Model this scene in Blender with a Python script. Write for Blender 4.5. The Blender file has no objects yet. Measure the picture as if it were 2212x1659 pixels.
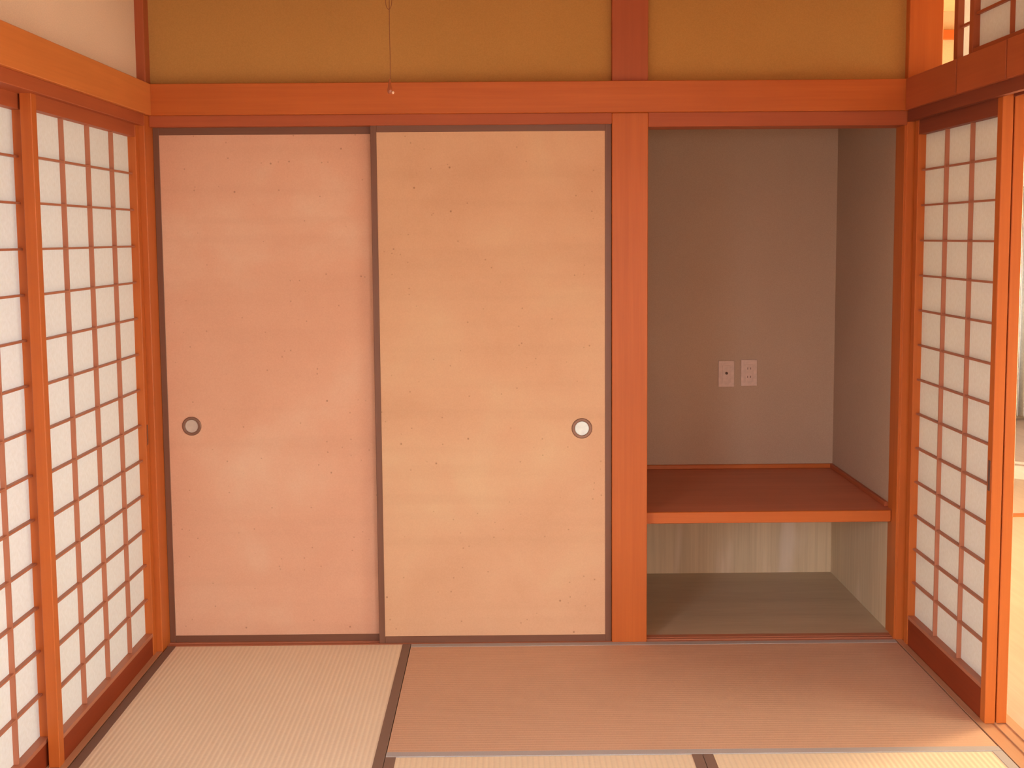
import bpy, bmesh, math, random
from mathutils import Vector, Matrix

random.seed(7)
S = bpy.context.scene
COL = S.collection

# ------------------------------------------------------------------ camera
PITCH, YAW, ROLL = 0.0882, 0.0060, 0.0075
f = Vector((math.sin(YAW) * math.cos(PITCH), math.cos(YAW) * math.cos(PITCH), -math.sin(PITCH)))
r = Vector((math.cos(YAW), -math.sin(YAW), 0))
d = f.cross(r)
r2 = r * math.cos(ROLL) + d * math.sin(ROLL)
d2 = -r * math.sin(ROLL) + d * math.cos(ROLL)
cam_data = bpy.data.cameras.new('camera')
cam = bpy.data.objects.new('camera', cam_data)
COL.objects.link(cam)
M = Matrix((r2, -d2, -f)).transposed().to_4x4()
M.translation = Vector((1.2222, -4.0071, 1.4555))
cam.matrix_world = M
cam_data.sensor_width = 36.0
cam_data.lens = 36.0 * 2475.95 / 2212
cam_data.shift_y = -100.0 / 2212
cam_data.clip_start = 0.05
S.camera = cam

# ------------------------------------------------------------------ world, lights, exposure
S.view_settings.view_transform = 'Standard'
S.view_settings.look = 'None'
S.view_settings.exposure = -0.14
S.view_settings.gamma = 1.0
S.view_settings.use_curve_mapping = False
W = bpy.data.worlds.new('sky')
S.world = W
W.use_nodes = True
bg = W.node_tree.nodes['Background']
bg.inputs[0].default_value = (1.0, 0.45, 0.25, 1)
bg.inputs[1].default_value = 0.2


def area(name, loc, target, sx, sy, power, color, spread=180):
    L = bpy.data.lights.new(name, 'AREA')
    L.shape = 'RECTANGLE'
    L.size, L.size_y = sx, sy
    L.energy = power
    L.color = color
    L.spread = math.radians(spread)
    o = bpy.data.objects.new(name, L)
    COL.objects.link(o)
    o.location = loc
    o.rotation_euler = (Vector(target) - Vector(loc)).to_track_quat('-Z', 'Y').to_euler()
    return o


# added fill lamps at two invented side windows of the room behind the photographer
area('west_side_fill', (-0.42, -3.66, 1.25), (1.15, -2.26, -0.25), 1.1, 1.3, 52, (0.84, 0.93, 1.0), 96)
area('east_side_fill', (3.10, -3.80, 1.25), (1.25, -2.30, -0.25), 1.1, 1.3, 72, (0.96, 0.95, 0.92), 118)
area('rear_sky_fill', (1.5, -6.45, 1.15), (1.25, -4.6, 0.0), 2.1, 1.4, 42, (0.92, 0.84, 0.80), 104)  # added lamp at assumed garden doors, lightens the alcove
# added low warm lamp at the assumed garden doors far behind him
area('rear_ground_fill', (1.55, -6.50, 0.75), (1.40, 0, 1.0), 2.3, 1.4, 16, (1.0, 0.30, 0.08))
# daylight of the sunny room on the right: added fill lamps, no window behind them
area('sun_room_fill_main', (5.86, 0.70, 1.0), (2.6, -0.5, 0.2), 0.95, 1.7, 400, (1.0, 0.78, 0.46))  # added lamp at an assumed window; the wall behind it is solid
area('far_room_fill', (5.86, 3.3, 1.0), (4.6, 4.5, 0.9), 1.4, 1.6, 60, (1.0, 0.95, 0.88))  # added lamp at a windowless wall, brightens the curtain end
area('sun_room_fill_near', (5.82, -2.1, 0.9), (3.8, -1.7, -0.6), 2.2, 1.6, 95, (0.85, 1.0, 0.85), 120)  # added lamp with no glazing behind it, lifts left screens and low parts
# added lamps in an assumed passage outside, backlighting the left screens
area('passage_fill', (-1.5, -1.3, 0.9), (0, -1.3, 0.9), 3.4, 1.9, 50, (1.0, 0.82, 0.50))
area('passage_sky_fill', (-1.3, -2.1, 1.7), (-0.1, -1.5, 0.3), 2.6, 1.0, 30, (0.38, 0.60, 1.0), 120)
sun = bpy.data.lights.new('sun', 'SUN')
sun.energy = 9.0
sun.angle = math.radians(0.6)
sun.color = (1.0, 0.86, 0.66)
so = bpy.data.objects.new('sun', sun)
COL.objects.link(so)
so.rotation_euler = Vector((-0.70, 0.60, -0.60)).to_track_quat('-Z', 'Y').to_euler()

# ------------------------------------------------------------------ materials


def newmat(name):
    m = bpy.data.materials.new(name)
    m.use_nodes = True
    nt = m.node_tree
    return m, nt, nt.nodes['Principled BSDF'], nt.nodes, nt.links


def coords(N, L, scale, kind='Object'):
    tc = N.new('ShaderNodeTexCoord')
    mp = N.new('ShaderNodeMapping')
    mp.inputs['Scale'].default_value = scale
    L.new(tc.outputs[kind], mp.inputs[0])
    return mp.outputs[0]


def noise(N, L, vec, scale, detail=4, rough=0.55, dist=0.0):
    n = N.new('ShaderNodeTexNoise')
    n.inputs['Scale'].default_value = scale
    n.inputs['Detail'].default_value = detail
    n.inputs['Roughness'].default_value = rough
    n.inputs['Distortion'].default_value = dist
    L.new(vec, n.inputs['Vector'])
    return n.outputs['Fac']


def ramp(N, L, fac, stops):
    rm = N.new('ShaderNodeValToRGB')
    cr = rm.color_ramp
    while len(cr.elements) < len(stops):
        cr.elements.new(0.5)
    for e, (p, c) in zip(cr.elements, stops):
        e.position = p
        e.color = (c[0], c[1], c[2], 1)
    L.new(fac, rm.inputs[0])
    return rm.outputs[0]


def mixc(N, L, fac, a, b, mode='MIX'):
    m = N.new('ShaderNodeMix')
    m.data_type = 'RGBA'
    m.blend_type = mode
    for inp, v in ((m.inputs[0], fac), (m.inputs[6], a), (m.inputs[7], b)):
        if isinstance(v, (int, float)):
            inp.default_value = v
        elif isinstance(v, tuple):
            inp.default_value = (*v, 1)
        else:
            L.new(v, inp)
    return m.outputs[2]


def bump(N, L, h, strength, dist, bsdf):
    b = N.new('ShaderNodeBump')
    b.inputs['Strength'].default_value = strength
    b.inputs['Distance'].default_value = dist
    L.new(h, b.inputs['Height'])
    L.new(b.outputs[0], bsdf.inputs['Normal'])


def wood(name, c1, c2, axis, rough=0.42, fine=1.0, spec=0.4):
    """straight-grained timber; axis = direction the grain runs"""
    m, nt, b, N, L = newmat(name)
    sc = [22.0 * fine, 22.0 * fine, 22.0 * fine]
    sc[axis] = 0.9
    v = coords(N, L, sc)
    n1 = noise(N, L, v, 1.0, 6, 0.6, 0.5)
    sc2 = [110.0 * fine] * 3
    sc2[axis] = 3.0
    n2 = noise(N, L, coords(N, L, sc2), 1.0, 3, 0.6)
    n3 = noise(N, L, coords(N, L, (2.2, 2.2, 2.2)), 1.0, 2, 0.5)
    col = ramp(N, L, n1, [(0.30, c1), (0.72, c2)])
    col = mixc(N, L, 0.30, col, ramp(N, L, n2, [(0.35, c1), (0.65, c2)]))
    dk = tuple(x * 0.82 for x in c1)
    col = mixc(N, L, ramp(N, L, n3, [(0.4, (0, 0, 0)), (0.9, (0.5, 0.5, 0.5))]), col, dk)
    L.new(col, b.inputs['Base Color'])
    b.inputs['Roughness'].default_value = rough
    b.inputs['Specular IOR Level'].default_value = spec
    bump(N, L, n2, 0.06, 0.0008, b)
    return m


WC1, WC2 = (0.480, 0.113, 0.019), (0.590, 0.152, 0.028)
WOOD = [wood('timber_grain_%d' % a, WC1, WC2, a) for a in range(3)]
DC1, DC2 = (0.385, 0.088, 0.030), (0.470, 0.115, 0.038)
DARKW = [wood('reddish_timber_grain_%d' % a, DC1, DC2, a, 0.5) for a in range(3)]
DARKR = [wood('shade_dark_timber_grain_%d' % a, (0.20, 0.045, 0.022), (0.27, 0.065, 0.030), a, 0.55) for a in range(3)]  # darkened timber copy: shade on right lintel and top rails put into colour
LAT = [wood('lattice_timber_%d' % a, (0.42, 0.150, 0.082), (0.50, 0.195, 0.108), a, 0.45) for a in range(3)]
SILL = wood('pale_sill_timber', (0.50, 0.27, 0.155), (0.60, 0.34, 0.20), 1, 0.28)  # paler, glossier timber for the left and right sills
RAILL = wood('lit_rail_timber', (0.60, 0.185, 0.045), (0.72, 0.24, 0.062), 1)  # lighter timber copy: light falling on the left head rail put into colour
KOSHI = wood('kick_board_timber', (0.225, 0.034, 0.009), (0.29, 0.046, 0.012), 1, 0.55, 1.0, 0.25)
SHELFTOP = wood('shelf_top_timber', (0.51, 0.165, 0.09), (0.63, 0.217, 0.12), 0, 0.5)
LACQ = [wood('brown_lacquered_frame_%d' % a, (0.17, 0.075, 0.045), (0.22, 0.10, 0.062), a, 0.4, 1.6) for a in range(3)]
FLOORW = wood('pale_floor_boards', (0.46, 0.36, 0.28), (0.56, 0.45, 0.36), 1, 0.35)
CEILW = wood('ceiling_boards', (0.62, 0.40, 0.22), (0.72, 0.48, 0.28), 1, 0.6)


def plaster(name, c1, c2):
    m, nt, b, N, L = newmat(name)
    v = coords(N, L, (1, 1, 1))
    big = noise(N, L, v, 1.6, 3, 0.5)
    fine = noise(N, L, v, 260, 3, 0.7)
    col = ramp(N, L, big, [(0.3, c1), (0.7, c2)])
    col = mixc(N, L, 0.22, col, ramp(N, L, fine, [(0.35, tuple(x * 0.75 for x in c1)), (0.65, tuple(min(1, x * 1.15) for x in c2))]))
    L.new(col, b.inputs['Base Color'])
    b.inputs['Roughness'].default_value = 0.95
    b.inputs['Specular IOR Level'].default_value = 0.1
    bump(N, L, fine, 0.5, 0.0012, b)
    return m


PLASTER = plaster('sanded_plaster', (0.470, 0.250, 0.076), (0.530, 0.288, 0.090))
PLASTER_L = plaster('sanded_plaster_lit', (0.792, 0.598, 0.434), (0.864, 0.65, 0.49))  # paler copy of the plaster, the left wall's stronger light painted in
ALCW = plaster('alcove_wall_covering', (0.48, 0.335, 0.240), (0.53, 0.375, 0.270))
CREAM = plaster('cream_plaster', (0.64, 0.50, 0.36), (0.69, 0.55, 0.40))

# ribbed rush surface of the mats; ribs run along `axis`


def tatami(name, axis, c1, c2):
    m, nt, b, N, L = newmat(name)
    v = coords(N, L, (1, 1, 1))
    w = N.new('ShaderNodeTexWave')
    w.wave_type = 'BANDS'
    w.bands_direction = 'X' if axis == 1 else 'Y'
    w.inputs['Scale'].default_value = 0.3142 / 0.0155      # one rib per 15.5 mm
    w.inputs['Distortion'].default_value = 0.05
    L.new(v, w.inputs['Vector'])
    sc = [14.0, 14.0, 14.0]
    sc[1 - axis] = 500.0
    sc[axis] = 500.0
    strand = noise(N, L, coords(N, L, (60 if axis == 1 else 700, 700 if axis == 1 else 60, 1)), 1.0, 2, 0.5)
    big = noise(N, L, coords(N, L, (1.4, 1.4, 1)), 1.0, 4, 0.6)
    col = ramp(N, L, big, [(0.30, c1), (0.70, c2)])
    col = mixc(N, L, 0.22, col, ramp(N, L, strand, [(0.3, tuple(x * 0.7 for x in c1)), (0.7, tuple(min(1, x * 1.12) for x in c2))]))
    col = mixc(N, L, ramp(N, L, w.outputs['Fac'], [(0.0, (0.18, 0.18, 0.18)), (0.45, (0, 0, 0))] if axis == 1 else [(0.0, (0.08, 0.08, 0.08)), (0.45, (0, 0, 0))]), col, tuple(x * 0.62 for x in c1))
    L.new(col, b.inputs['Base Color'])
    b.inputs['Roughness'].default_value = 0.55
    b.inputs['Specular IOR Level'].default_value = 0.35
    bump(N, L, w.outputs['Fac'], 0.35 if axis == 1 else 0.15, 0.0015, b)
    return m


TAT_Y = tatami('rush_ribs_lengthwise', 1, (0.805, 0.68, 0.522), (0.897, 0.775, 0.609))
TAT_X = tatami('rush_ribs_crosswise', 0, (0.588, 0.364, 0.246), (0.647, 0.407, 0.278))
TAT_F = tatami('rush_ribs_pale', 1, (0.76, 0.62, 0.44), (0.84, 0.69, 0.50))


def cloth(name, c):
    m, nt, b, N, L = newmat(name)
    n = noise(N, L, coords(N, L, (900, 900, 900)), 1.0, 2, 0.5)
    L.new(ramp(N, L, n, [(0.3, tuple(x * 0.8 for x in c)), (0.7, tuple(x * 1.15 for x in c))]), b.inputs['Base Color'])
    b.inputs['Roughness'].default_value = 0.7
    bump(N, L, n, 0.3, 0.0005, b)
    return m


HERI = cloth('grey_brown_mat_binding', (0.22, 0.135, 0.10))
HERI_G = cloth('grey_mat_binding', (0.42, 0.38, 0.37))


def paper_mat():
    m, nt, b, N, L = newmat('screen_paper')
    n = noise(N, L, coords(N, L, (1, 1, 1)), 90, 4, 0.6)
    c = ramp(N, L, n, [(0.3, (0.84, 0.824, 0.799)), (0.7, (0.9, 0.896, 0.886))])
    L.new(c, b.inputs['Base Color'])
    b.inputs['Roughness'].default_value = 0.9
    b.inputs['Specular IOR Level'].default_value = 0.1
    t = N.new('ShaderNodeBsdfTranslucent')
    L.new(c, t.inputs['Color'])
    mx = N.new('ShaderNodeMixShader')
    mx.inputs[0].default_value = 0.50
    L.new(b.outputs[0], mx.inputs[1])
    L.new(t.outputs[0], mx.inputs[2])
    L.new(mx.outputs[0], N['Material Output'].inputs['Surface'])
    return m


PAPER = paper_mat()


def fusuma_mat(name, seed, c1, c2, c3):
    """mulberry paper with cloudy fading, faint bands and flecks of bark"""
    m, nt, b, N, L = newmat(name)
    tc = N.new('ShaderNodeTexCoord')
    mp = N.new('ShaderNodeMapping')
    mp.inputs['Location'].default_value = (seed, seed * 0.7, seed * 1.3)
    L.new(tc.outputs['Object'], mp.inputs[0])
    v = mp.outputs[0]
    big = noise(N, L, v, 2.6, 5, 0.55, 0.3)
    col = ramp(N, L, big, [(0.34, c1), (0.52, c2), (0.72, c3)])
    mp2 = N.new('ShaderNodeMapping')
    mp2.inputs['Scale'].default_value = (0.7, 1, 13)
    L.new(v, mp2.inputs[0])
    bands = noise(N, L, mp2.outputs[0], 1.0, 3, 0.5)
    col = mixc(N, L, ramp(N, L, bands, [(0.48, (0, 0, 0)), (0.8, (0.40, 0.40, 0.40))]), col, tuple(x * 0.86 for x in c1))
    fine = noise(N, L, v, 210, 3, 0.6)
    col = mixc(N, L, 0.16, col, ramp(N, L, fine, [(0.3, tuple(x * 0.75 for x in c1)), (0.7, c3)]))
    for sc, th, k in ((16.0, 0.030, 0.55), (34.0, 0.050, 0.35)):
        vo = N.new('ShaderNodeTexVoronoi')
        vo.inputs['Scale'].default_value = sc
        L.new(v, vo.inputs['Vector'])
        # only some of the cells carry a fleck
        sep = N.new('ShaderNodeSeparateColor')
        L.new(vo.outputs['Color'], sep.inputs[0])
        keep = N.new('ShaderNodeMath')
        keep.operation = 'GREATER_THAN'
        keep.inputs[1].default_value = 0.62
        L.new(sep.outputs[0], keep.inputs[0])
        sp = N.new('ShaderNodeMapRange')
        sp.inputs['From Min'].default_value = th
        sp.inputs['From Max'].default_value = th * 2.4
        sp.inputs['To Min'].default_value = k
        sp.inputs['To Max'].default_value = 0.0
        L.new(vo.outputs['Distance'], sp.inputs['Value'])
        mu = N.new('ShaderNodeMath')
        mu.operation = 'MULTIPLY'
        L.new(sp.outputs[0], mu.inputs[0])
        L.new(keep.outputs[0], mu.inputs[1])
        col = mixc(N, L, mu.outputs[0], col, (0.20, 0.07, 0.03))
    L.new(col, b.inputs['Base Color'])
    b.inputs['Roughness'].default_value = 0.8
    b.inputs['Specular IOR Level'].default_value = 0.2
    bump(N, L, fine, 0.15, 0.0006, b)
    return m


FUS_L = fusuma_mat('faded_mulberry_paper_rosy', 3.1, (0.706, 0.4, 0.275), (0.745, 0.44, 0.306), (0.784, 0.54, 0.388))
FUS_R = fusuma_mat('faded_mulberry_paper_golden', 11.7, (0.669, 0.404, 0.252), (0.713, 0.451, 0.288), (0.739, 0.526, 0.333))


def plain(name, c, rough=0.5, metal=0.0, spec=0.5, scale=60, var=0.08):
    m, nt, b, N, L = newmat(name)
    n = noise(N, L, coords(N, L, (1, 1, 1)), scale, 3, 0.5)
    L.new(ramp(N, L, n, [(0.3, tuple(x * (1 - var) for x in c)), (0.7, tuple(min(1, x * (1 + var)) for x in c))]), b.inputs['Base Color'])
    b.inputs['Roughness'].default_value = rough
    b.inputs['Metallic'].default_value = metal
    b.inputs['Specular IOR Level'].default_value = spec
    return m


RING = plain('brown_bronze_ring', (0.24, 0.13, 0.09), 0.35, 0.3)
CUP_L = plain('cup_dim_reflection', (0.56, 0.48, 0.42), 0.4)  # dim room reflection painted into the cup's base colour
CUP_R = plain('cup_white_reflection', (0.80, 0.92, 0.95), 0.4)  # white window reflection painted into the cup's base colour
PLASTIC = plain('cream_plastic', (0.66, 0.47, 0.38), 0.4)
SLOT = plain('dark_slot', (0.13, 0.07, 0.05), 0.6)
CORD = plain('brown_cord', (0.22, 0.07, 0.02), 0.7, scale=400)
BELL = plain('brown_wooden_bell', (0.30, 0.07, 0.02), 0.25, spec=0.7)
PALE = plain('pale_highlight_and_rose', (0.75, 0.50, 0.34), 0.3)  # pale tone of the knob's painted highlight, shared by the ceiling rose
CURT = plain('white_curtain_cloth', (0.82, 0.83, 0.80), 0.9, spec=0.1)
ALU = plain('window_metal', (0.45, 0.40, 0.35), 0.4, 0.6)
DIRTY = plain('worn_dark_metal', (0.20, 0.09, 0.05), 0.5)


def plywood():
    m, nt, b, N, L = newmat('streaked_plywood')
    n1 = noise(N, L, coords(N, L, (9, 9, 0.7)), 1.0, 5, 0.65, 0.4)
    n2 = noise(N, L, coords(N, L, (70, 70, 1.5)), 1.0, 3, 0.6)
    st = noise(N, L, coords(N, L, (5.5, 5.5, 1.1)), 1.0, 3, 0.55, 0.6)
    col = ramp(N, L, n1, [(0.3, (0.561, 0.42, 0.264)), (0.7, (0.759, 0.58, 0.374))])
    col = mixc(N, L, 0.3, col, ramp(N, L, n2, [(0.3, (0.528, 0.4, 0.242)), (0.7, (0.858, 0.7, 0.44))]))
    col = mixc(N, L, ramp(N, L, st, [(0.56, (0, 0, 0)), (0.70, (0.60, 0.60, 0.60))]), col, (0.868, 0.72, 0.576))
    L.new(col, b.inputs['Base Color'])
    b.inputs['Roughness'].default_value = 0.7
    return m


PLY = plywood()


def alcove_floor():
    m, nt, b, N, L = newmat('grey_brown_floor_board')
    n1 = noise(N, L, coords(N, L, (1.2, 9, 1)), 1.0, 5, 0.6, 0.3)
    n2 = noise(N, L, coords(N, L, (6, 120, 1)), 1.0, 3, 0.6)
    col = ramp(N, L, n1, [(0.3, (0.45, 0.357, 0.238)), (0.7, (0.6, 0.493, 0.34))])
    col = mixc(N, L, 0.25, col, ramp(N, L, n2, [(0.3, (0.42, 0.323, 0.204)), (0.7, (0.66, 0.561, 0.408))]))
    L.new(col, b.inputs['Base Color'])
    b.inputs['Roughness'].default_value = 0.42
    return m


ALFLOOR = alcove_floor()

# ------------------------------------------------------------------ mesh helpers


def obj(name, bm, mat, parent=None, loc=(0, 0, 0), smooth=False):
    me = bpy.data.meshes.new(name)
    bmesh.ops.recalc_face_normals(bm, faces=bm.faces)
    bm.to_mesh(me)
    bm.free()
    me.materials.append(mat)
    if smooth:
        for p in me.polygons:
            p.use_smooth = True
    o = bpy.data.objects.new(name, me)
    COL.objects.link(o)
    o.location = loc
    if parent:
        o.parent = parent
    return o


def add_box(bm, a, b, bev=0.0):
    t = bmesh.new()
    bmesh.ops.create_cube(t, size=1.0)
    sx, sy, sz = (b[i] - a[i] for i in range(3))
    for v in t.verts:
        v.co = Vector((a[0] + (v.co.x + .5) * sx, a[1] + (v.co.y + .5) * sy, a[2] + (v.co.z + .5) * sz))
    if bev > 0:
        bmesh.ops.bevel(t, geom=list(t.edges), offset=bev, segments=1, affect='EDGES', clamp_overlap=True)
    me = bpy.data.meshes.new('tmp')
    t.to_mesh(me)
    t.free()
    bm.from_mesh(me)
    bpy.data.meshes.remove(me)


def box(name, a, b, mat, parent=None, bev=0.0015):
    """box between world corners a and b; its origin is its own centre (or the parent's frame)"""
    c = Vector([(a[i] + b[i]) / 2 for i in range(3)])
    bm = bmesh.new()
    add_box(bm, tuple(a[i] - c[i] for i in range(3)), tuple(b[i] - c[i] for i in range(3)), bev)
    off = parent_world(parent)
    return obj(name, bm, mat, parent, c - off)


def parent_world(p):
    v = Vector((0, 0, 0))
    while p:
        v += p.location
        p = p.parent
    return v


def struct(o, label=None):
    o['kind'] = 'structure'
    if label:
        o['label'] = label
    return o


def tag(o, label, cat, group=None):
    o['label'] = label
    o['category'] = cat
    if group:
        o['group'] = group
    return o


def thing(name, loc, label, cat, group=None):
    o = bpy.data.objects.new(name, None)
    o.empty_display_size = 0.05
    COL.objects.link(o)
    o.location = loc
    return tag(o, label, cat, group)


def lathe(bm, prof, axis='Z', seg=24, centre=(0, 0, 0)):
    """prof = [(radius, height)], closed at both ends by radius 0 points"""
    rings = []
    for rad, h in prof:
        ring = []
        for k in range(seg):
            a = 2 * math.pi * k / seg
            x, y = rad * math.cos(a), rad * math.sin(a)
            p = (x, y, h) if axis == 'Z' else (x, h, y)
            ring.append(bm.verts.new(Vector(p) + Vector(centre)))
        rings.append(ring)
    for i in range(len(rings) - 1):
        for k in range(seg):
            bm.faces.new((rings[i][k], rings[i][(k + 1) % seg], rings[i + 1][(k + 1) % seg], rings[i + 1][k]))
    bmesh.ops.remove_doubles(bm, verts=bm.verts, dist=1e-6)


def tube(bm, pts, rad, seg=8):
    pts = [Vector(p) for p in pts]
    rings = []
    for i, p in enumerate(pts):
        t = (pts[min(i + 1, len(pts) - 1)] - pts[max(i - 1, 0)]).normalized()
        u = t.cross(Vector((0, 1, 0)))
        if u.length < 1e-3:
            u = t.cross(Vector((1, 0, 0)))
        u.normalize()
        w = t.cross(u)
        rings.append([bm.verts.new(p + (u * math.cos(2 * math.pi * k / seg) + w * math.sin(2 * math.pi * k / seg)) * rad) for k in range(seg)])
    for i in range(len(rings) - 1):
        for k in range(seg):
            bm.faces.new((rings[i][k], rings[i][(k + 1) % seg], rings[i + 1][(k + 1) % seg], rings[i + 1][k]))
    bm.faces.new(rings[0])
    bm.faces.new(rings[-1][::-1])


# ------------------------------------------------------------------ key dimensions
RW = 2.62                # inner width between post faces
ZN1, ZN0 = 1.985, 1.878  # head rail (long horizontal timber) top and bottom
ZK = 1.840               # underside of the door lintel
ZC = 2.42                # ceiling
PX0, PX1 = 1.5975, 1.7225  # the middle post
FRONT = -2.62            # front edge of the room
YB = -6.60               # end of the room behind the photographer
AY = 0.835               # alcove depth

# ------------------------------------------------------------------ setting: floor, ceiling, walls
struct(box('floor', (-0.12, -6.6, -0.12), (RW + 0.12, 0.95, -0.052), FLOORW, bev=0))
struct(box('ceiling', (-0.12, -6.6, ZC), (RW + 0.12, 0.0, ZC + 0.05), CEILW, bev=0))

# back wall above the head rail, in two bays beside the middle post
wb = bpy.data.objects.new('wall_back', None)
COL.objects.link(wb)
struct(wb)
box('wall_bay', (0.0, 0.034, ZK + 0.02), (PX0 + 0.01, 0.10, ZC), PLASTER, wb, 0)
box('wall_bay', (PX1 - 0.01, 0.034, ZK + 0.02), (RW, 0.10, ZC), PLASTER, wb, 0)
# closet behind the sliding doors (closed, dark)
box('closet_lining', (-0.02, 0.62, 0.0), (PX0, 0.65, ZK + 0.1), PLY, wb, 0)

# left wall above its head rail, and beyond
wl = bpy.data.objects.new('wall_left', None)
COL.objects.link(wl)
struct(wl)
box('wall_bay', (-0.10, FRONT, ZK + 0.02), (-0.030, -0.01, ZC), PLASTER_L, wl, 0)
for y0, y1, z0, z1 in ((YB, -4.30, 0.0, ZC), (-2.85, FRONT - 0.12, 0.0, ZC), (-4.30, -2.85, 0.0, 0.05), (-4.30, -2.85, 1.75, ZC)):
    box('wall_bay', (-0.12, y0, z0), (-0.02, y1, z1), PLASTER_L, wl, 0)

# alcove lining
wa = bpy.data.objects.new('wall_alcove', None)
COL.objects.link(wa)
struct(wa)
SH0, SH1 = 0.418, 0.458    # shelf underside and top
box('back_panel', (1.60, AY, SH0), (2.72, AY + 0.04, 2.0), ALCW, wa, 0)
box('side_panel', (2.622, 0.115, SH0), (2.68, AY, 2.0), ALCW, wa, 0)
box('side_panel', (1.56, 0.115, SH0), (1.61, AY, 2.0), ALCW, wa, 0)
box('soffit', (1.56, 0.115, 1.93), (2.72, AY + 0.02, 1.97), ALCW, wa, 0)
box('lower_back_panel', (1.60, AY, -0.02), (2.72, AY + 0.04, SH0), PLY, wa, 0)
box('lower_side_panel', (2.622, 0.115, -0.02), (2.68, AY, SH0), PLY, wa, 0)
box('lower_side_panel', (1.56, 0.115, -0.02), (1.61, AY, SH0), PLY, wa, 0)
af = struct(box('floor_alcove', (1.56, 0.058, -0.05), (2.64, AY, -0.001), ALFLOOR, bev=0), 'grey-brown board floor of the alcove under the shelf')

# ------------------------------------------------------------------ setting: posts, rails, sills
n_trim = [0]


def trim(a, b, mat, label, bev=0.002):
    n_trim[0] += 1
    return struct(box('trim_%d' % n_trim[0], a, b, mat, None, bev), label)


trim((PX0, 0.0, -0.01), (PX1, 0.125, ZN0), WOOD[2], 'wide orange timber post between the sliding doors and the alcove')
trim((PX0, 0.004, ZN1 - 0.01), (PX1, 0.125, ZC), DARKW[2], 'short reddish post above the head rail')
trim((-0.12, -0.052, -0.01), (0.0, 0.12, ZN0), WOOD[2], 'corner post left of the sliding doors')
trim((-0.12, -0.020, ZN0), (0.0, 0.12, ZC), DARKW[2], 'upper end of the left corner post')
trim((RW, 0.0, -0.01), (RW + 0.117, 0.115, ZC), WOOD[2], 'corner post right of the alcove')
trim((RW - 0.007, 0.004, 0.0), (RW + 0.003, 0.055, ZK), WOOD[2], 'thin jamb strip on the right edge of the alcove', 0.001)
trim((0.0, -0.014, ZN0), (RW, 0.034, ZN1), WOOD[0], 'long orange head rail across the back wall')
trim((0.0, 0.0, ZK), (PX0, 0.10, ZN0 + 0.001), DARKW[0], 'reddish lintel over the sliding doors')
trim((PX1, 0.0, 1.829), (RW, 0.115, ZN0 + 0.001), DARKW[0], 'reddish lintel over the alcove')
trim((-0.04, FRONT, ZN0), (0.014, -0.014, ZN1), RAILL, 'orange head rail along the left wall')
trim((-0.115, FRONT, ZK), (0.0, -0.052, ZN0 + 0.001), DARKW[1], 'reddish lintel over the left screens')
# sill below the sliding doors, with two shallow track grooves
n_trim[0] += 1
bm = bmesh.new()
for y0, y1, z1 in ((0.0, 0.0115, 0.0), (0.0115, 0.0295, -0.004), (0.0295, 0.0395, 0.0), (0.0395, 0.058, -0.004), (0.058, 0.10, 0.0)):
    add_box(bm, (0.0, y0, -0.05), (PX0, y1, z1))
struct(obj('trim_%d' % n_trim[0], bm, LAT[0]), 'grooved sill under the sliding doors')
n_trim[0] += 1
bm = bmesh.new()
for y0, y1, z1 in ((0.0, 0.010, 0.000), (0.010, 0.0135, -0.006), (0.0135, 0.028, 0.003), (0.028, 0.032, -0.006), (0.032, 0.060, 0.004)):
    add_box(bm, (PX1, y0, -0.05), (RW, y1, z1), 0.0008)
struct(obj('trim_%d' % n_trim[0], bm, LAT[0]), 'narrow grooved sill in front of the alcove')
# left and right sills, each with two grooves
for side, X in ((-1, 0.0), (1, RW)):
    n_trim[0] += 1
    bm = bmesh.new()
    for x0, x1, z1 in ((0.0, 0.022, 0.0), (0.022, 0.050, -0.003), (0.050, 0.058, 0.0), (0.058, 0.086, -0.003), (0.086, 0.117, 0.0)):
        a, b = sorted((X + side * x0, X + side * x1))
        add_box(bm, (a, FRONT, -0.05), (b, -0.052 if side < 0 else 0.0, z1))
    struct(obj('trim_%d' % n_trim[0], bm, SILL), 'grooved timber sill under the %s screens' % ('left' if side < 0 else 'right'))
# right lintel with grooves on its underside
n_trim[0] += 1
bm = bmesh.new()
for x0, x1, z0 in ((0.0, 0.020, ZK), (0.020, 0.052, ZK + 0.012), (0.052, 0.057, ZK), (0.057, 0.090, ZK + 0.012), (0.090, 0.117, ZK)):
    add_box(bm, (RW + x0, FRONT, z0), (RW + x1, 0.0, ZN0))
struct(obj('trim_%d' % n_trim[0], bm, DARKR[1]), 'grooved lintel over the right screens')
# right head rail: boards end to end, narrow dark joints between
n_trim[0] += 1
hr = bpy.data.objects.new('trim_%d' % n_trim[0], None)
COL.objects.link(hr)
struct(hr, 'head rail along the right wall, jointed from short boards')
js = [-0.0145, -0.459, -0.810, -1.17, -1.53, -1.89, -2.25, FRONT]
for i in range(len(js) - 1):
    box('board', (RW - 0.014, js[i + 1] + 0.004, ZN0), (RW + 0.020, js[i] - 0.004, ZN1), DARKW[1], hr, 0.001)
box('backing', (RW + 0.019, FRONT, ZN0), (RW + 0.117, 0.0, ZN1 - 0.004), SLOT, hr, 0)
# above the transom opening
trim((RW + 0.02, FRONT, 2.34), (RW + 0.10, 0.0, ZC), WOOD[1], 'rail over the right transom')
# front end posts and beam
trim((-0.12, FRONT - 0.12, -0.05), (0.0, FRONT, ZC), WOOD[2], 'front left corner post')
trim((RW, FRONT - 0.12, -0.05), (RW + 0.12, FRONT, ZC), WOOD[2], 'front right corner post')
trim((0.0, FRONT - 0.12, 2.15), (RW, FRONT, ZC), WOOD[0], 'lintel over the open front of the room')

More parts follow.
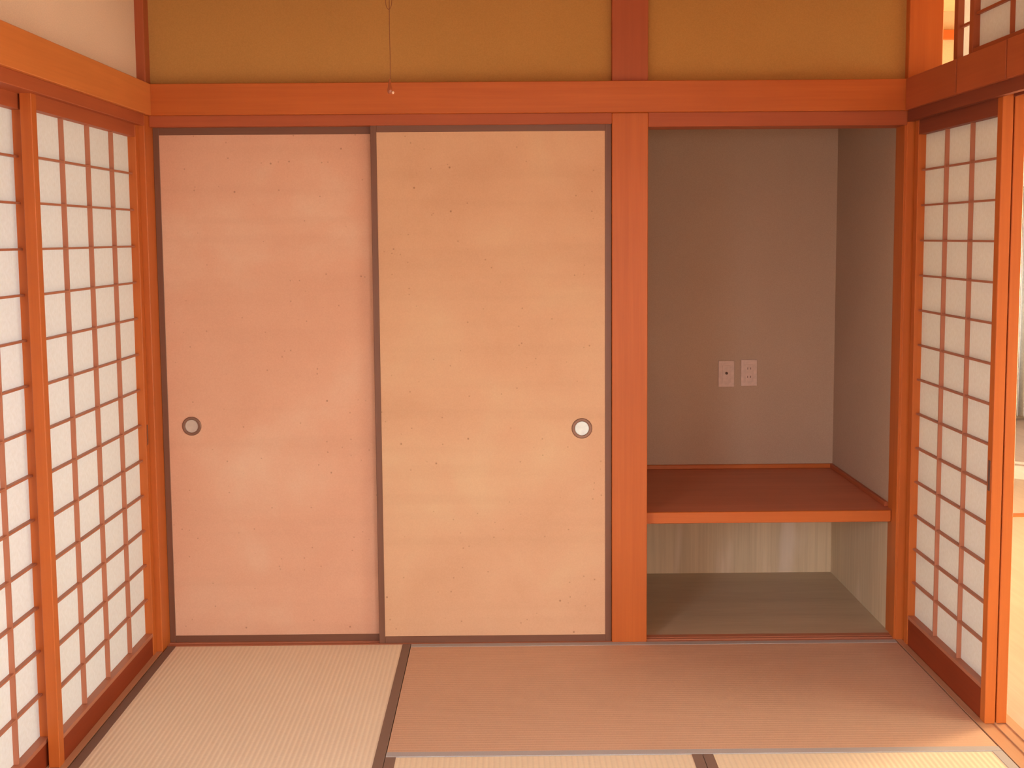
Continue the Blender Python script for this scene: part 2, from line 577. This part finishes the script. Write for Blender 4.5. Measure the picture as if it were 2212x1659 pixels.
# ------------------------------------------------------------------ room behind the photographer
wr = bpy.data.objects.new('wall_right', None)
COL.objects.link(wr)
struct(wr)
for y0, y1, z0, z1 in ((YB, -4.40, 0.0, ZC), (-2.95, FRONT - 0.12, 0.0, ZC), (-4.40, -2.95, 0.0, 0.05), (-4.40, -2.95, 1.75, ZC)):
    box('wall_bay', (RW + 0.02, y0, z0), (RW + 0.12, y1, z1), PLASTER, wr, 0)
# wooden window frames made up around the two added side lamps
for k, (xa, ya, yb) in enumerate(((-0.09, -4.30, -2.85), (RW + 0.05, -4.40, -2.95))):
    wv = bpy.data.objects.new('window_%d' % (k + 2), None)
    COL.objects.link(wv)
    struct(wv)
    for y in (ya, (ya + yb) / 2 - .02, yb - .04):
        box('window_frame', (xa, y, 0.05), (xa + .04, y + .04, 1.75), WOOD[2], wv, 0.001)
    for z in (0.05, 1.71):
        box('window_frame', (xa, ya, z), (xa + .04, yb, z + .04), WOOD[1], wv, 0.001)
wf = bpy.data.objects.new('wall_front', None)
COL.objects.link(wf)
struct(wf)
box('wall_bay', (-0.12, YB - 0.1, 1.9), (RW + 0.12, YB, ZC), PLASTER, wf, 0)
box('wall_bay', (-0.12, YB - 0.1, -0.05), (0.2, YB, 1.9), PLASTER, wf, 0)

# ------------------------------------------------------------------ sunny room on the right
RX1 = 5.95
struct(box('floor_sun_room', (RW + 0.117, -3.4, -0.06), (RX1 + 0.1, 6.2, -0.010), FLOORW, bev=0))
struct(box('ceiling_sun_room', (RW + 0.117, -3.4, 2.44), (RX1 + 0.1, 6.2, 2.50), CEILW, bev=0))
ws = bpy.data.objects.new('wall_sun_room', None)
COL.objects.link(ws)
struct(ws)
box('wall_bay', (RW + 0.06, 0.115, -0.01), (RW + 0.117, 1.26, 2.44), CREAM, ws, 0)
box('wall_bay', (RW + 0.06, 1.26, -0.01), (RW + 0.117, 6.2, 2.44), CREAM, ws, 0)
box('end_wall', (RW + 0.117, 4.95, -0.01), (RX1, 5.05, 2.44), CREAM, ws, 0)
box('near_end_wall', (RW + 0.117, -3.4, -0.01), (RX1, -3.3, 2.44), CREAM, ws, 0)
box('side_wall', (RX1, -3.4, -0.01), (RX1 + 0.1, 1.20, 2.44), CREAM, ws, 0)
box('side_wall', (RX1, 1.20, 1.75), (RX1 + 0.1, 2.0, 2.44), CREAM, ws, 0)
box('side_wall', (RX1, 2.0, -0.01), (RX1 + 0.1, 6.2, 2.44), CREAM, ws, 0)
box('cross_wall', (RW + 0.117, 1.20, 1.938), (RX1, 1.26, 2.44), CREAM, ws, 0)
trim((RW + 0.117, 1.185, 1.893), (RX1, 1.27, 1.940), WOOD[0], 'head rail of the opening in the sunny room')
trim((RW + 0.117, 1.18, 2.315), (RX1, 1.20, 2.358), WOOD[0], 'ceiling trim in the sunny room')
box('cross_wall', (RW + 0.117, 1.20, -0.01), (3.28, 1.26, 1.895), CREAM, ws, 0)
trim((RW + 0.117, 1.80, -0.012), (RX1, 1.86, -0.004), WOOD[0], 'flush floor strip across the sunny room')
# assumed glazed doors in the sunny room's outer wall, letting the sun in
win = bpy.data.objects.new('window_1', None)
COL.objects.link(win)
struct(win, 'assumed tall glazed doors of the sunny room')
for yy in (0.96, 1.80):
    box('window_frame', (RX1 + 0.02, yy, 0.0), (RX1 + 0.06, yy + 0.05, 1.95), ALU, win, 0.001)
box('window_frame', (RX1 + 0.02, 1.28, -0.01), (RX1 + 0.06, 2.0, 0.06), ALU, win, 0.001)
# curtain at the far end of the sunny room
bm = bmesh.new()
nx = 300
top, bot = [], []
for i in range(nx + 1):
    x = 4.6 + (5.85 - 4.6) * i / nx
    y = 4.84 + 0.035 * math.sin(i * 0.55) + 0.012 * math.sin(i * 0.23 + 1)
    top.append(bm.verts.new((x, y, 1.80)))
    bot.append(bm.verts.new((x, y * 1.0, 0.03)))
for i in range(nx):
    bm.faces.new((top[i], top[i + 1], bot[i + 1], bot[i]))
cu = obj('curtain', bm, CURT, smooth=True)
sm = cu.modifiers.new('thickness', 'SOLIDIFY')
sm.thickness = 0.003
tag(cu, 'pale full-length curtain in the bright room beyond the right screens', 'curtain')
box('curtain_pelmet', (4.55, 4.80, 1.806), (5.90, 4.90, 1.945), ALU, None, 0.002)
tag(bpy.data.objects['curtain_pelmet'], 'grey box pelmet above the pale curtain', 'pelmet')

# ------------------------------------------------------------------ tatami mats
HW = 0.029


def mat_thing(x0, x1, y0, y1, along, mat, label, heri_mats=(None, None), swap=None):
    g = 0.0012
    x0 += g; x1 -= g; y0 += g; y1 -= g
    t = thing('tatami_mat', ((x0 + x1) / 2, (y0 + y1) / 2, -0.052), label, 'tatami mat', 'tatami mats')
    box('rush_surface', (x0, y0, -0.012), (x1, y1, -0.001), mat, t, 0.001)
    box('straw_core', (x0 + .002, y0 + .002, -0.0519), (x1 - .002, y1 - .002, -0.011), CEILW, t, 0)
    ha, hb = heri_mats
    if along == 1:
        box('cloth_border', (x0 - .0004, y0 - .0002, -0.02), (x0 + HW, y1 + .0002, 0.0003), ha or HERI, t, 0.0008)
        box('cloth_border', (x1 - HW, y0 - .0002, -0.02), (x1 + .0004, y1 + .0002, 0.0003), hb or HERI, t, 0.0008)
    else:
        box('cloth_border', (x0 - .0002, y0 - .0004, -0.02), (x1 + .0002, y0 + HW, 0.0003), ha or HERI_G, t, 0.0008)
        box('cloth_border', (x0 - .0002, y1 - HW, -0.02), (x1 + .0002, y1 + .0004, 0.0003), hb or HERI_G, t, 0.0008)
    return t


MS = 0.8755   # seam right of the left mat
MY = -0.8985  # front edge of the crosswise mat
mat_thing(0.003, MS, -1.775, -0.001, 1, TAT_Y, 'long mat lying lengthwise beside the left screens, with brown cloth borders')
mat_thing(MS, RW - 0.003, MY, -0.001, 0, TAT_X, 'reddish mat lying crosswise in front of the alcove, smooth-looking, grey borders')
mat_thing(MS, 1.768, -1.775, MY, 1, TAT_F, 'pale ribbed half mat in the middle of the bottom edge')
mat_thing(1.768, RW - 0.003, FRONT, MY, 1, TAT_F, 'pale ribbed mat at the bottom right corner beside the open screens', (HERI, HERI_G))
mat_thing(0.003, 1.768, FRONT, -1.775, 0, TAT_F, 'mat crosswise at the open front of the room')

# ------------------------------------------------------------------ paper screens (shoji)


def shoji(loc, side, face, y_far, y_near, vbars, ztop, zrow, nrow, zbot, label, group, cat='paper screen'):
    """face = X of the frame face turned to the room, side = +1 when the screen lies to the right of the room"""
    T, ST = 0.031, 0.034
    xa = face
    xb = face + side * T
    lo, hi = min(xa, xb), max(xa, xb)
    t = thing('shoji_screen', ((lo + hi) / 2, (y_far + y_near) / 2, zbot[0]), label, cat, group)
    z0, z1 = zbot[0], ztop[0]
    box('stile', (lo, y_far - ST, z0), (hi, y_far, z1), WOOD[2], t, 0.0015)
    box('stile', (lo, y_near, z0), (hi, y_near + ST, z1), WOOD[2], t, 0.0015)
    yl, yh = y_near + ST, y_far - ST
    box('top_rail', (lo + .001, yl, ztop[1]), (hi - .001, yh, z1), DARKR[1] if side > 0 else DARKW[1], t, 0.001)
    # the bottom: a ledge and the reddish kick board
    box('bottom_rail', (lo + .001, yl, zbot[1] - 0.012), (hi - .001, yh, zbot[1]), LAT[1], t, 0.001)
    box('kick_board', (lo + .003, yl, z0), (hi - .003, yh, zbot[1] - 0.012), KOSHI, t, 0.001)
    k0 = face + side * 0.0125
    k1 = face + side * 0.0265
    ka, kb = min(k0, k1), max(k0, k1)
    pa, pb = sorted((k1, k1 + side * 0.001))
    vb = [y for y in vbars]
    for y in vb:
        box('lattice_bar', (ka, y - 0.003, zbot[1]), (kb, y + 0.003, ztop[1]), LAT[2], t, 0.0006)
    zs = [ztop[1]] + [ztop[1] - 0 - zrow * (k + 1) for k in range(nrow - 1)] + [zbot[1]]
    for z in zs[1:-1]:
        box('lattice_bar', (ka + (.0006 if side > 0 else 0), yl, z - 0.003), (kb - (0 if side > 0 else .0006), yh, z + 0.003), LAT[1], t, 0.0006)
    ys = [yh] + sorted(vb, reverse=True) + [yl]
    cache = {}
    for i in range(len(ys) - 1):
        for j in range(len(zs) - 1):
            a = (pa, ys[i + 1], zs[j + 1])
            b = (pb, ys[i], zs[j])
            key = (round(b[1] - a[1], 4), round(b[2] - a[2], 4))
            if key in cache:
                p = cache[key].copy()
                COL.objects.link(p)
                p.parent = t
                p.location = Vector([(a[q] + b[q]) / 2 for q in range(3)]) - t.location
            else:
                cache[key] = box('paper_pane', a, b, PAPER, t, 0)
    return t


def bars(y_far, y_near, n, ST=0.034):
    a, b = y_far - ST, y_near + ST
    return [a + (b - a) * k / n for k in range(1, n)]


LZ = dict(ztop=(ZK + 0.008, 1.800), zrow=0.1231, nrow=14, zbot=(-0.002, 0.078))
shoji(None, -1, -0.020, -0.054, -0.941, [-0.276, -0.487, -0.692], label='left-wall paper screen in the corner next to the sliding doors', group='screens of the left wall', **LZ)
shoji(None, -1, -0.056, -0.882, -1.86, [-1.086, -1.300, -1.560], label='left-wall paper screen cut by the left picture edge, behind the other', group='screens of the left wall', **LZ)
shoji(None, -1, -0.020, -1.80, FRONT, bars(-1.80, FRONT, 4), label='left-wall paper screen at the open front of the room, beyond the left picture edge', group='screens of the left wall', **LZ)
RZ = dict(ztop=(ZK + 0.010, 1.792), zrow=0.1205, nrow=14, zbot=(-0.002, 0.105))
shoji(None, 1, 2.641, -0.019, -0.716, [-0.260, -0.463], label='right-wall paper screen by the alcove, on the track nearer the room', group='screens of the right wall', **RZ)
shoji(None, 1, 2.677, -0.012, -0.714, [-0.255, -0.463], label='right-wall paper screen pushed behind another one, only its orange end edge showing', group='screens of the right wall', **RZ)
shoji(None, 1, 2.677, -1.90, FRONT, bars(-1.90, FRONT, 3), label='right-wall paper screen at the open front of the room, outer track', group='screens of the right wall', **RZ)

# slim dark finger pulls on the screen stiles
box('finger_pull', (-0.0205, -0.075, 0.745), (-0.0185, -0.070, 0.815), SLOT, bpy.data.objects['shoji_screen'], 0)
rs = [o for o in bpy.data.objects if o.name.startswith('shoji_screen') and o.get('label', '').startswith('right-wall paper screen by')][0]
box('finger_pull', (2.6395, -0.704, 0.70), (2.6415, -0.692, 0.79), SLOT, rs, 0)

# ------------------------------------------------------------------ transom screens above the right head rail


def transom(face, y_far, y_near, vb, zb, label):
    T, ST = 0.024, 0.030
    t = thing('transom_screen', (face + T / 2, (y_far + y_near) / 2, ZN1 - 0.004), label, 'transom screen', 'transom screens')
    z0, z1 = ZN1 - 0.004, 2.34
    box('stile', (face, y_far - ST, z0), (face + T, y_far, z1), DARKW[2], t, 0.001)
    box('stile', (face, y_near, z0), (face + T, y_near + ST, z1), DARKW[2], t, 0.001)
    yl, yh = y_near + ST, y_far - ST
    box('bottom_rail', (face + .001, yl, z0), (face + T - .001, yh, z0 + 0.027), DARKW[1], t, 0.001)
    box('top_rail', (face + .001, yl, z1 - 0.03), (face + T - .001, yh, z1), DARKW[1], t, 0.001)
    for y in vb:
        box('lattice_bar', (face + .008, y - .004, z0 + .027), (face + .020, y + .004, z1 - .03), DARKW[2], t, 0.0006)
    zs = [z0 + .027] + zb + [z1 - .03]
    for z in zb:
        box('lattice_bar', (face + .0085, yl, z - .004), (face + .020, yh, z + .004), DARKW[1], t, 0.0006)
    ys = [yh] + vb + [yl]
    for i in range(len(ys) - 1):
        for j in range(len(zs) - 1):
            box('paper_pane', (face + .020, ys[i + 1], zs[j]), (face + .021, ys[i], zs[j + 1]), PAPER, t, 0)


transom(2.636, -0.475, -1.55, [-0.742, -0.95, -1.15, -1.35], [2.112, 2.225], 'transom screen with paper panes at the top right corner, nearer the room')
transom(2.676, -0.252, -1.33, [-0.50, -0.72, -0.93, -1.13], [2.112, 2.225], 'transom screen mostly hidden behind another, only a narrow bright slit of paper showing')

# ------------------------------------------------------------------ sliding doors (fusuma)


def fusuma(x0, x1, yf, px, pz, R, cup, paper, label, ztop_in):
    t = thing('fusuma_door', ((x0 + x1) / 2, yf + 0.009, -0.003), label, 'sliding door', 'sliding closet doors')
    z0, z1 = -0.003, ZK + 0.006
    fr = 0.021
    box('stile', (x0, yf, z0), (x0 + fr, yf + 0.018, z1), LACQ[2], t, 0.0012)
    box('stile', (x1 - fr - 0.001, yf, z0), (x1, yf + 0.018, z1), LACQ[2], t, 0.0012)
    box('bottom_rail', (x0 + fr, yf + .0005, z0), (x1 - fr, yf + 0.0175, 0.0235), LACQ[0], t, 0.0012)
    box('top_rail', (x0 + fr, yf + .0005, ztop_in), (x1 - fr, yf + 0.0175, z1), LACQ[0], t, 0.0012)
    box('paper_panel', (x0 + fr - .002, yf + 0.003, 0.02), (x1 - fr + .002, yf + 0.015, ztop_in + .004), paper, t, 0)
    h = bpy.data.objects.new('round_pull', None)
    # ring
    bm = bmesh.new()
    prof = [(R * 0.66, 0.002), (R * 0.68, -0.0035), (R * 0.76, -0.0050), (R * 0.84, -0.0035), (R * 0.88, -0.0045), (R * 0.97, -0.0030), (R, 0.0015), (R * 0.66, 0.002)]
    lathe(bm, prof, 'Y', 40)
    ring = obj('round_pull', bm, RING, t, Vector((px, yf + 0.003, pz)) - t.location, True)
    bpy.data.objects.remove(h)
    bm = bmesh.new()
    lathe(bm, [(0.0001, -0.0004), (R * 0.4, -0.0006), (R * 0.60, -0.0010), (R * 0.70, -0.0016), (R * .70, 0.0015), (0.0001, 0.0018)], 'Y', 40)
    c = obj('pull_cup', bm, cup, ring, (0, 0, 0), True)
    c['label'] = 'shallow pale cup inside the pull'
    return t


fusuma(0.000, 0.786, 0.040, 0.1025, 0.790, 0.0345, CUP_L, FUS_L, 'left of the two brown-framed papered sliding doors, its round pull at its left edge', 1.815)
fusuma(0.7605, 1.5965, 0.0115, 1.492, 0.775, 0.0370, CUP_R, FUS_R, 'right of the two papered sliding doors, overlapping the other, white round pull by the post', 1.818)

# ------------------------------------------------------------------ alcove shelf
sh = thing('alcove_shelf', ((PX1 + RW) / 2, 0.44, SH0), 'thick reddish-brown shelf across the alcove with a bright orange front edge', 'shelf')
box('shelf_board', (1.61, 0.070, SH0 + 0.002), (2.622, AY, SH1), SHELFTOP, sh, 0.001)
e = box('front_edge', (PX1 - 0.002, 0.055, SH0 - 0.001), (2.6125, 0.070, SH1 + 0.0005), WOOD[0], sh, 0.002)
e['label'] = 'bright orange front edge'
box('corner_batten', (1.61, AY - 0.014, SH1), (2.622, AY, SH1 + 0.018), WOOD[0], sh, 0.002)
box('corner_batten', (2.608, 0.115, SH1), (2.622, AY - 0.014, SH1 + 0.018), DARKW[1], sh, 0.002)

# ------------------------------------------------------------------ wall plates


def plate(x0, x1, z0, z1, label, kind):
    cx, cz = (x0 + x1) / 2, (z0 + z1) / 2
    t = thing('outlet_plate', (cx, AY, cz), label, 'outlet')
    box('plate', (x0, AY - 0.006, z0), (x1, AY, z1), PLASTIC, t, 0.0015)
    box('insert', (cx - .017, AY - 0.0075, cz - .036), (cx + .017, AY - 0.005, cz + .036), PLASTIC, t, 0.0006)
    if kind == 'aerial':
        bm = bmesh.new()
        lathe(bm, [(0.0001, 0), (0.0032, 0), (0.0032, -0.004), (0.0055, -0.004), (0.0055, 0.003), (0.0001, 0.003)], 'Y', 20)
        obj('aerial_jack', bm, SLOT, t, (0.0, -0.008, 0.003), True)
    else:
        for dz in (0.019, -0.017):
            for dx in (-.0065, .0065):
                box('slot', (cx + dx - .0012, AY - 0.0079, cz + dz - .0045), (cx + dx + .0012, AY - 0.0070, cz + dz + .0045), SLOT, t, 0)


plate(2.128, 2.196, 0.810, 0.922, 'cream aerial socket plate with one round jack on the alcove wall', 'aerial')
plate(2.224, 2.293, 0.813, 0.926, 'cream double power outlet plate with four slots on the alcove wall', 'power')

# ------------------------------------------------------------------ lamp pull cord
pc = thing('pull_cord', (0.950, -1.2, 1.800), 'thin brown pull cord with a bell-shaped wooden knob hanging before the back wall', 'pull cord')
P0 = Vector((0.950, -1.2, 1.800))
bm = bmesh.new()
tube(bm, [(0.0005, 0, 0.035), (0.001, 0, 0.09), (0.0005, 0, 0.15), (0.001, 0, 0.22), (0.003, 0.0, 0.26), (0.002, 0, 0.62)], 0.0009)
obj('cord', bm, CORD, pc)
bm = bmesh.new()
pts = []
for k in range(21):
    a = math.pi * 2 * k / 20 - math.pi / 2
    pts.append((0.0008 + -0.001 + 0.0075 * math.cos(a), -0.002, 0.220 + 0.021 * math.sin(a)))
tube(bm, pts, 0.0008)
obj('loop', bm, CORD, pc)
bm = bmesh.new()
lathe(bm, [(0.0001, -0.0005), (0.0035, 0.0005), (0.0058, 0.004), (0.0060, 0.009), (0.0050, 0.016), (0.0036, 0.024), (0.0026, 0.030), (0.0018, 0.034), (0.0001, 0.0355)], 'Z', 24)
obj('knob', bm, BELL, pc, (-0.001, 0, 0.0), True)
bm = bmesh.new()
lathe(bm, [(0.0001, -0.0040), (0.0022, -0.0030), (0.0034, 0.0), (0.0022, 0.0030), (0.0001, 0.0040)], 'Z', 16)
obj('knob_highlight', bm, PALE, pc, (0.0065, -0.001, 0.003), True)  # highlight on the knob, modelled as a small pale blob
bm = bmesh.new()
lathe(bm, [(0.0001, 0.0), (0.045, 0.0), (0.045, -0.018), (0.030, -0.026), (0.0001, -0.026)], 'Z', 24)
obj('ceiling_rose', bm, PALE, pc, (0.002, 0, 0.62), True)
